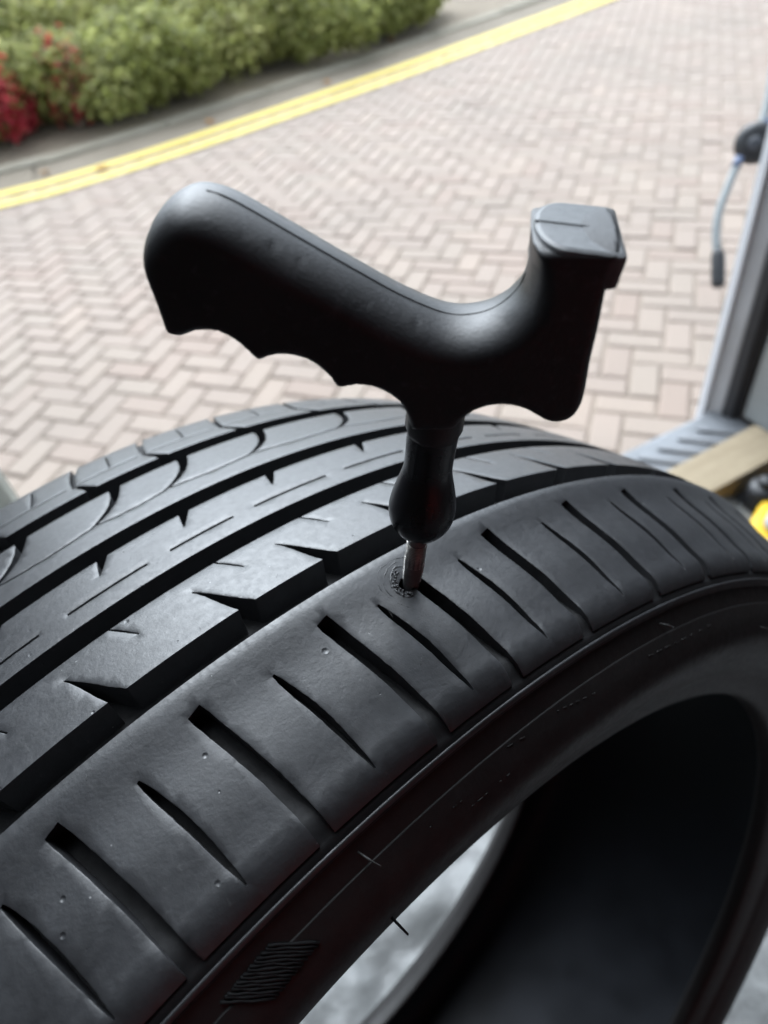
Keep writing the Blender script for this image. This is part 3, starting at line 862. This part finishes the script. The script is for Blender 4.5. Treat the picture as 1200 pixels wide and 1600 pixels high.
# revolved pieces of the carcass
def revolve(name, prof, mat, seg=480, parent=tyre):
    th = np.linspace(0, 2 * math.pi, seg + 1)[:-1]; P = np.array(prof); n = len(P)
    v = np.empty((seg, n, 3))
    v[:, :, 0] = np.sin(th)[:, None] * P[None, :, 1] * S; v[:, :, 1] = P[None, :, 0] * S; v[:, :, 2] = (np.cos(th)[:, None] * P[None, :, 1] + RT) * S
    f = []
    for i in range(seg):
        j = (i + 1) % seg
        for k in range(n - 1): f.append((i * n + k, i * n + k + 1, j * n + k + 1, j * n + k))
    return mesh_obj(name, v.reshape(-1, 3), f, mat, parent, True)
ys = np.concatenate([[-86.9, -86.6, -86.2, -85.9, -85.6], np.arange(-85, -49, 1.5), np.arange(-49, 86, 3.0), [86, 88, 90, 91.5]])
tb = tread_pos(np.zeros(len(ys)), ys, floor_depth(ys))
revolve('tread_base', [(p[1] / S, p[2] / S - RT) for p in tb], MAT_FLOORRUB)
def curve2(pts, n=5): return [(p[0], p[1]) for p in smooth_curve([(a_, b_, 0) for a_, b_ in pts], n)]
side_n = curve2([(-.0869, .2608), (-.0874, .2603), (-.0874, .2595), (-.0872, .2588), (-.0880, .2572), (-.0895, .2545), (-.0898, .2541), (-.0904, .2536), (-.0930, .2490), (-.0943, .2435), (-.0928, .2370), (-.0902, .2315), (-.0886, .2288), (-.0882, .2280), (-.0872, .2270), (-.0860, .2245), (-.0846, .2200), (-.0829, .2160), (-.0808, .2135), (-.0760, .2122), (-.0738, .2130), (-.0732, .2150)])
revolve('sidewall', side_n, MAT_SIDE)
revolve('shoulder_line', [(-.0865, .2610), (-.0867, .2614), (-.0870, .2615), (-.0873, .2612), (-.0875, .2605), (-.0874, .2598)], MAT_TREAD)
side_f = curve2([(.0920, .2640), (.0930, .2600), (.0955, .2530), (.0975, .2450), (.0970, .2360), (.0940, .2280), (.0900, .2215), (.0865, .2165), (.0835, .2138), (.0800, .2127), (.0760, .2122), (.0738, .2130), (.0732, .2150)])
revolve('sidewall', side_f, MAT_SIDE)
liner = curve2([(-.0732, .2150), (-.0745, .2200), (-.0790, .2280), (-.0840, .2360), (-.0862, .2440), (-.0845, .2530), (-.0770, .2620), (-.0640, .2690), (-.04, .2735), (0, .2752), (.04, .2738), (.064, .2710), (.078, .2660), (.0855, .2570), (.0880, .2470), (.0860, .2370), (.0800, .2280), (.0745, .2200), (.0732, .2150)])
revolve('inner_liner', liner, MAT_LINER)

# ------------------------------------------------------------------ plug insertion tool
P0 = np.array([.00765163, .01904011, .19375447])          # where the needle enters the tread (camera frame, metres)
PHI = math.radians(46)
cph, sph = math.cos(PHI), math.sin(PHI); kk_ = (680 - 800) / FPX
t_ = (P0[1] - kk_ * P0[2]) / (cph - kk_ * sph); z_ = P0[2] - t_ * sph
TW = np.array([((676 - 600) / FPX * z_ - P0[0]) / t_, -cph, -sph]); TW /= np.linalg.norm(TW)
TU = np.array([1., 0, 0]); TU -= (TU @ TW) * TW; TU /= np.linalg.norm(TU)
YAW = math.radians(-7.0 if np.cross(TW, TU)[2] > 0 else 7.0)
TU, TV0 = TU * math.cos(YAW) + np.cross(TW, TU) * math.sin(YAW), None
TV = np.cross(TW, TU)                                       # u, v, w: v = w x u
toolm = M @ np.stack([TU, TV, TW], 1)
plug = empty('plug_tool', c2w(P0), toolm)
tag(plug, 'black pistol grip tyre plug tool stuck upright in the tread', 'tool')
front = 1.0 if TV[2] < 0 else -1.0                          # sign of v that faces the camera
def tool_uw(px, py, v=0.0):
    d = np.array([(px - 600) / FPX, (py - 800) / FPX, 1.0]); nv = TV
    q = P0 + TV * v; t = (q @ nv) / (d @ nv); r_ = d * t - P0
    return (r_ @ TU, r_ @ TW)
TH = .0205                                                  # grip thickness
hv = front * TH * .40
top_px = [(323, 297), (367, 314), (467, 371), (547, 417), (627, 461), (693, 488), (733, 491), (773, 480), (807, 453), (822, 425), (827, 385)]
cap_px = [(829, 352), (968, 351)]
left_px = [(292, 294), (262, 312), (243, 340), (234, 372), (235, 402), (250, 460), (262, 508), (267, 520), (277, 528), (292, 529)]
bot_px = [(310, 518), (333, 515), (360, 524), (383, 543), (400, 560), (412, 563), (427, 555), (453, 552), (487, 563), (510, 583), (523, 602), (540, 604), (560, 599), (587, 603), (610, 615), (627, 635), (633, 652), (640, 668)]
rgt_px = [(716, 668), (722, 660), (733, 648), (753, 636), (780, 630), (807, 633), (827, 643), (847, 655), (867, 659), (893, 653), (909, 640), (918, 620), (927, 570), (940, 517), (958, 430)]
outl = []; kindl = []
def addp(lst, v, k, n=1):
    for p in lst: outl.append(tool_uw(p[0], p[1], v)); kindl.append(k)
addp(left_px[:4][::-1], front * TH * .15, 'L')               # placeholder order, rebuilt below
outl = []; kindl = []
# counter-clockwise from the start of the top seam: round the left end, along the finger grooves, up the post
seq = [(p, 0.0, 'T') for i, p in enumerate(left_px[:4])] + [(p, hv * min(.9, .12 + .2 * i), 'L' if i < 2 else 'B') for i, p in enumerate(left_px[4:])] + [((p[0], p[1] + 4), hv, 'B') for p in bot_px] + [((p[0], p[1] + 3), hv, 'B') for p in rgt_px]
seq += [((965, 353), 0.0, 'C')] + [((829, 352), 0.0, 'C2')] + [(p, 0.0, 'T') for p in top_px[::-1]]
raw = [tool_uw(p[0], p[1], v) for p, v, k in seq]; kinds = [k for p, v, k in seq]
# refine: smooth inside runs, keep the corners at the cap
corner = [i for i, k in enumerate(kinds) if k in ('C', 'C2')]
n_ = len(raw); den = []; dk = []
for i in range(n_):
    j = (i + 1) % n_; p0_, p1_, p2_, p3_ = (np.array(raw[(i - 1) % n_]), np.array(raw[i]), np.array(raw[j]), np.array(raw[(j + 1) % n_]))
    if kinds[i] in ('C', 'C2'): p0_ = 2 * p1_ - p2_
    if kinds[j] in ('C', 'C2'): p3_ = 2 * p2_ - p1_
    L = np.linalg.norm(p2_ - p1_); m_ = max(2, int(L / .0006))
    for q in range(m_):
        t = q / m_
        den.append(.5 * (2 * p1_ + (p2_ - p0_) * t + (2 * p0_ - 5 * p1_ + 4 * p2_ - p3_) * t * t + (3 * p1_ - p0_ - 3 * p2_ + p3_) * t ** 3))
        k = 'T' if (kinds[i] == 'T' and kinds[j] == 'T') or (kinds[i] == 'C2') or (kinds[j] == 'T') else ('C' if kinds[i] == 'C' else ('L' if kinds[i] == 'L' else 'B'))
        dk.append(k)
den = np.array(den) * 1000                                  # millimetres
lock = np.zeros(len(den), bool)
for i in corner: lock |= np.linalg.norm(den - np.array(raw[i]) * 1000, axis=1) < 3.0
for _ in range(7):
    sm_ = .25 * np.roll(den, 1, 0) + .5 * den + .25 * np.roll(den, -1, 0); den = np.where(lock[:, None], den, sm_)
ar = .5 * np.sum(den[:, 0] * np.roll(den[:, 1], -1) - np.roll(den[:, 0], -1) * den[:, 1])
if ar < 0: den = den[::-1]; dk = dk[::-1][1:] + dk[::-1][:1]
segs = [(den[i], den[(i + 1) % len(den)], dk[i]) for i in range(len(den))]
rad_of = {'T': 5.4, 'L': 5.0, 'B': 2.2, 'C': .9}
A_ = np.array([s[0] for s in segs]); B_ = np.array([s[1] for s in segs]); RK = np.array([rad_of[s[2]] for s in segs])
# smooth the rounding radius along the outline so that the zones run into one another
isC = np.array([s[2] == 'C' for s in segs])
for _ in range(160):
    sm = .25 * np.roll(RK, 1) + .5 * RK + .25 * np.roll(RK, -1)
    RK = np.where(isC, RK, sm)
gx = np.arange(den[:, 0].min(), den[:, 0].max(), .75); gy = np.arange(den[:, 1].min(), den[:, 1].max(), .75)
gp = np.array([(x + (.37 if (j % 2) else 0), y) for j, y in enumerate(gy) for x in gx])
poly = [tuple(p) for p in den]
gp = gp[in_poly(gp[:, 0], gp[:, 1], poly)]
def seg_dist(P):
    out_h = np.empty(len(P)); out_d = np.empty(len(P))
    d = B_ - A_; L2 = (d ** 2).sum(1) + 1e-12
    for i0 in range(0, len(P), 400):
        Q = P[i0:i0 + 400]; t = np.clip(((Q[:, None] - A_[None]) * d[None]).sum(2) / L2, 0, 1)
        D = np.linalg.norm(Q[:, None] - (A_[None] + t[..., None] * d[None]), axis=2)
        e = np.clip(1 - D / RK[None], 0, 1); h = np.sqrt(np.clip(1 - e * e, 0, 1))
        # soft minimum over the outline
        out_h[i0:i0 + 400] = h.min(1); out_d[i0:i0 + 400] = D.min(1)
    return out_h, out_d
extra = []
for off_ in (.12, .4, .85, 1.5):
    dn = np.roll(den, -1, 0) - np.roll(den, 1, 0); dn /= np.linalg.norm(dn, axis=1)[:, None]; ins = den + off_ * np.stack([-dn[:, 1], dn[:, 0]], 1)
    extra.append(ins[::1 if off_ < .5 else 2])
ex = np.vstack(extra); ex = ex[in_poly(ex[:, 0], ex[:, 1], poly)]
hex_, dex = seg_dist(ex); ex = ex[dex > .10]
hg, dg = seg_dist(gp); gp = gp[dg > 1.7]
allp = np.vstack([den, ex, gp]); nb = len(den)
vo, eo, fo, _, _, _ = delaunay_2d_cdt([Vector((p[0], p[1])) for p in allp], [(i, (i + 1) % nb) for i in range(nb)], [], 1, 1e-5, False)
V2 = np.array([(v[0], v[1]) for v in vo]); F2 = np.array([f for f in fo if len(f) == 3])
cen = V2[F2].mean(1); F2 = F2[in_poly(cen[:, 0], cen[:, 1], poly)]
H2, D2 = seg_dist(V2); H2[D2 < .02] = 0
a_ = V2[F2[:, 1]] - V2[F2[:, 0]]; b_ = V2[F2[:, 2]] - V2[F2[:, 0]]; cr = a_[:, 0] * b_[:, 1] - a_[:, 1] * b_[:, 0]; F2[cr < 0] = F2[cr < 0][:, ::-1]
half = TH / 2
# the mould seam: a hair-fine groove on the outline
isbd = D2 < .02
sgn = -1.0     # v of the (u, w) counter-clockwise side: u x w = -v
verts = []; faces = []
idxA = {}; idxB = {}
for i, (p, h, bd) in enumerate(zip(V2, H2, isbd)):
    u_, w_ = p[0] / 1000, p[1] / 1000
    idxA[i] = len(verts); verts.append((u_, -half * h - (0 if bd else 0), w_))
    if bd: idxB[i] = idxA[i]
    else:
        idxB[i] = len(verts); verts.append((u_, half * h, w_))
for f in F2:
    f = [int(k) for k in f]
    faces.append((idxA[f[0]], idxA[f[1]], idxA[f[2]]))
    faces.append((idxB[f[0]], idxB[f[2]], idxB[f[1]]))
grip = mesh_obj('grip', verts, faces, MAT_GRIP, plug, True)
# raised mould line along the thumb side and the end cap
seam = [np.array(raw[i]) for i in range(len(raw)) if kinds[i] == 'T']
sm_pts = smooth_curve([(p[0], 0, p[1] + .00003) for p in [np.array(tool_uw(*q)) for q in top_px[:-1]]], 10)
MB().tube(sm_pts, .00016, 6).build('mould_seam', MAT_BLACK, plug, True)
# cap plate on the post: D-shaped, square to the right
c1_ = np.array(tool_uw(829, 352)); c2_ = np.array(tool_uw(976, 352))
cw = c2_[0] - c1_[0]; cm = (c1_ + c2_) / 2
def dring(inset, z, sh=0.0):
    out = []; hw = cw / 2 - inset; hd = half - inset; r_ = hd * .98
    for k in range(25):
        a0 = math.pi / 2 + math.pi * k / 24
        out.append((cm[0] - hw + .0003 + r_ * .54 + r_ * .54 * math.cos(a0), r_ * math.sin(a0), z))
    rr_ = .0012
    for (sx, sy, a0) in ((1, -1, -90), (1, 1, 0)):
        for k in range(4):
            a1 = math.radians(a0 + 30 * k); out.append((cm[0] + hw - rr_ + rr_ * math.cos(a1), sy * (hd - rr_) + rr_ * math.sin(a1), z))
    return out
zc = cm[1]; rings = [dring(.0012, zc - .0066), dring(.0003, zc - .0058), dring(.0001, zc - .0009), dring(.0003, zc - .0003), dring(.0010, zc)]
nr = len(rings[0]); v = [p for r_ in rings for p in r_]; f = []
for k in range(len(rings) - 1):
    for i in range(nr): f.append((k * nr + i, k * nr + (i + 1) % nr, (k + 1) * nr + (i + 1) % nr, (k + 1) * nr + i))
f.append(tuple((len(rings) - 1) * nr + i for i in range(nr)))
mesh_obj('post_cap', v, f, MAT_CAP, plug, False)
MB().box(cm[0] - cw * .46, cm[0] + cw * .45, -.00010, .00010, zc - .0002, zc + .00018).build('cap_ridge', MAT_GRIP, plug)

# sleeve: lathe on the tool axis, radii measured from its outline
def wr(py, halfw_px):
    """height on the axis and radius for an image row and half width"""
    k = (py - 800) / FPX; w = (P0[1] - k * P0[2]) / (-TW[1] + k * TW[2]); z = P0[2] + w * TW[2]
    return w, halfw_px / FPX * z
prof = [wr(y, r_) for y, r_ in [(827, 18), (824, 34), (815, 44), (805, 50), (793, 52.5), (780, 51.5), (765, 48), (750, 43.5), (738, 40), (728, 38.5), (715, 38.5), (700, 39.3), (685, 40.2), (668, 41)]]
pr = [(r_, w) for w, r_ in prof]
pr = [(max(.002, p[0]), p[1]) for p in smooth_curve([(a0, b0, 0) for a0, b0 in pr], 4)]
MB().lathe(pr, 48).build('sleeve', MAT_SLEEVE, plug, True)
prof = [wr(y, r_) for y, r_ in [(676, 38), (673, 43.5), (668, 45.5), (655, 46), (630, 46), (600, 45)]]
MB().lathe([(r_, w) for w, r_ in prof], 10).build('boss', MAT_GRIP, plug, True)
# needle: round shank with barbed edges going into the tread
w0, _ = wr(820, 13); w1, _ = wr(872, 13.5)
sh = [(.0024, w0), (.0023, wr(838, 13)[0]), (.00255, wr(852, 13)[0]), (.0027, w1), (.0026, .003), (.0023, -.002), (.0019, -.010)]
MB().lathe([(p[0], p[1]) for p in smooth_curve([(a0, b0, 0) for a0, b0 in sh], 4)], 24).build('shank', MAT_STEEL_D, plug, True)
for s_ in (-1, 1):
    mb = MB()
    for k in range(17):
        z = w1 + .001 - k * .00058
        if s_ > 0 and k < 3: continue
        amp = min(1, (k + 2) / 9)
        c_ = s_ * (.0026 - .00003 * k); yy = front * .0006
        for q in (-1, 0, 1):
            mb.tube([(c_ - s_ * .0003, yy + q * .0004 - .0003, z + .0002), (c_ + s_ * .00022 * amp, yy + q * .0004, z), (c_ - s_ * .0003, yy + q * .0004 + .0003, z - .0002)], [.00012, .00022, .00012], 6)
    mb.build('barbs', MAT_STEEL, plug, True)

hl = []
for k in range(220):
    a = k * 2 * math.pi / 14; z = wr(846, 13)[0] - k * .00058 / 14 * 1.0
    hl.append((.00258 * math.cos(a), .00258 * math.sin(a), z))
MB().tube([p for p in hl if p[2] > -.002], .00019, 5).build('thread', MAT_STEEL, plug, True)

# ------------------------------------------------------------------ small marks on the tyre
def to_cam(local):
    """child-local tyre point -> camera frame"""
    w = ROT @ np.asarray(local, float).T + (TCW - ROT @ np.array([0, 0, RT * S]))[:, None]
    return (M.T @ (w - EYE[:, None])).T
th_g = np.radians(np.arange(-60, 90, .12)); pn = np.array(side_n)
ar_ = np.concatenate([[0], np.cumsum(np.linalg.norm(np.diff(pn, axis=0), axis=1))]); aq_ = np.linspace(0, ar_[-1], 420)
pn = np.stack([np.interp(aq_, ar_, pn[:, 0]), np.interp(aq_, ar_, pn[:, 1])], 1)
dn_ = np.gradient(pn, axis=0); nn_ = np.stack([dn_[:, 1], -dn_[:, 0]], 1); nn_ /= np.linalg.norm(nn_, axis=1)[:, None]
if nn_[len(nn_) // 2, 0] > 0: nn_ = -nn_
SG = np.stack([np.sin(th_g)[:, None] * pn[None, :, 1] * S, np.ones(len(th_g))[:, None] * pn[None, :, 0] * S, (np.cos(th_g)[:, None] * pn[None, :, 1] + RT) * S], -1)
NG = np.stack([np.sin(th_g)[:, None] * nn_[None, :, 1], np.ones(len(th_g))[:, None] * nn_[None, :, 0], np.cos(th_g)[:, None] * nn_[None, :, 1]], -1)
SGf, NGf = SG.reshape(-1, 3), NG.reshape(-1, 3); SC = to_cam(SGf); SUV = np.stack([600 + FPX * SC[:, 0] / SC[:, 2], 800 + FPX * SC[:, 1] / SC[:, 2]], 1)
NC = (M.T @ (ROT @ NGf.T)).T; facing = (NC * SC).sum(1) < 0
def side_at(u, v):
    """point and normal (child-local) on the near sidewall under an image position"""
    d = ((SUV - np.array([u, v])) ** 2).sum(1) + np.where(facing, 0, 1e6); i = int(d.argmin())
    return SGf[i], NGf[i]
mb = MB(); A4 = [np.array(p, float) for p in ((418, 1477), (500, 1472), (430, 1560), (344, 1565))]
for k in range(15):
    t = k / 14; l_ = A4[0] + (A4[3] - A4[0]) * t; r_ = A4[1] + (A4[2] - A4[1]) * t; pts = []
    for q in range(6):
        p, n = side_at(*(l_ + (r_ - l_) * q / 5)); pts.append(p + n * .00015)
    mb.tube(pts, .00042, 6)
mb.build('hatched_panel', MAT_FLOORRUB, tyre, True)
# worn raised lettering: only broken strokes are left to see
rg = random.Random(5); mb = MB()
for (a0, b0, cnt, hgt) in (((1012, 1026), (1116, 974), 8, 9), ((868, 1112), (945, 1076), 7, 7), ((795, 1166), (822, 1150), 3, 6), ((735, 1262), (800, 1205), 6, 20), ((668, 1296), (730, 1244), 5, 20)):
    for k in range(cnt):
        t = (k + .5) / cnt; c_ = np.array(a0) + (np.array(b0) - np.array(a0)) * t; dr_ = (np.array(b0, float) - np.array(a0)); dr_ /= np.linalg.norm(dr_); pr2 = np.array([-dr_[1], dr_[0]])
        L2 = rg.uniform(3, 7)
        for (o1, o2) in ((c_ - dr_ * L2, c_ + dr_ * L2 * rg.uniform(-.3, .5)),):
            pts = []
            for q in range(4):
                p, n = side_at(*(o1 + (o2 - o1) * q / 3)); pts.append(p + n * .00006)
            mb.tube(pts, .00022, 6)
mb.build('raised_marks', MAT_SIDE, tyre, True)['kind'] = 'stuff'
# moulding hairs
for (u0, v0, u1, v1, out) in ((560, 1330, 584, 1345, .0035), (1030, 974, 1044, 982, .0025), (1188, 980, 1198, 985, .002)):
    p, n = side_at(u0, v0); p2, n2 = side_at(u1, v1)
    MB().tube(smooth_curve([p, p + (p2 - p) * .4 + n * out * .8, p2 + n * out], 5), [.00028] * 6 + [.0002] * 5, 6).build('moulding_hair', MAT_HAIR, tyre, True)
p, n = side_at(612, 1434); cdir = ROT.T @ (M @ np.array([.62, .70, .1]))
MB().tube([p, p + cdir * .0035, p + cdir * .0062], [.00042, .00036, .0003], 6).build('moulding_hair', MAT_FLOORRUB, tyre, True)

# scuffed ring and pushed-up rubber where the needle goes in
rg = np.random.default_rng(11)
def ring_arc(rad, a0, a1, rt, dep, seedz):
    pts = []
    for a in np.linspace(a0, a1, max(8, int((a1 - a0) * 14))):
        rr2 = rad * (1 + .07 * math.sin(3 * a + seedz) + rg.normal(0, .018))
        pts.append(tread_pos(-.9 + rr2 * math.cos(a), -57.4 + rr2 * 1.0 * math.sin(a), dep + rg.normal(0, .02)))
    return pts, [rt * (1 + .35 * math.sin(7 * a + seedz)) for a in np.linspace(a0, a1, len(pts))]
mb = MB()
for (rad, a0, a1, rt, dep) in ((6.3, .9, 4.3, .00010, .045), (5.2, 1.3, 3.6, .00016, .06), (3.9, .9, 3.0, .00024, .05), (3.4, 3.0, 4.2, .0003, .08)):
    pts, rs = ring_arc(rad, a0, a1, rt, dep, rad); mb.tube(pts, rs, 6)
mb.build('scuff_ring', MAT_TREAD, tyre, True)
mb = MB()
for k in range(26):
    a = rg.uniform(1.6, 4.6); r0_ = rg.uniform(2.3, 3.4); c_ = tread_pos(-.9 + r0_ * math.cos(a), -57.4 + r0_ * math.sin(a), -.05)
    d_ = rg.normal(0, 1, 3); d_ /= np.linalg.norm(d_); ln = rg.uniform(.0003, .0009)
    mb.tube([c_ - d_ * ln, c_ + np.array([0, 0, .00025]), c_ + d_ * ln], [.00012, .0003, .0001], 6)
mb.build('rubber_burr', MAT_TREAD, tyre, True)

mb = MB(); rg = np.random.default_rng(23)
for k in range(46):
    x_ = rg.uniform(-21, 20) * KM; y_ = rg.choice([rg.uniform(-83, -51), rg.uniform(-39, -23), rg.uniform(-12, 6)]); a = rg.normal(.9, .5); ln = rg.uniform(.5, 2.6)
    pts = [tread_pos(x_ + math.cos(a) * ln * (q - .5) + .12 * math.sin(q * 3), y_ + math.sin(a) * ln * (q - .5), .02) for q in np.linspace(0, 1, 5)]
    mb.tube(pts, [.00002, .00006, .00007, .00005, .00002], 5)
mb.build('scratches', MAT_HAIR, tyre, True)['kind'] = 'stuff'
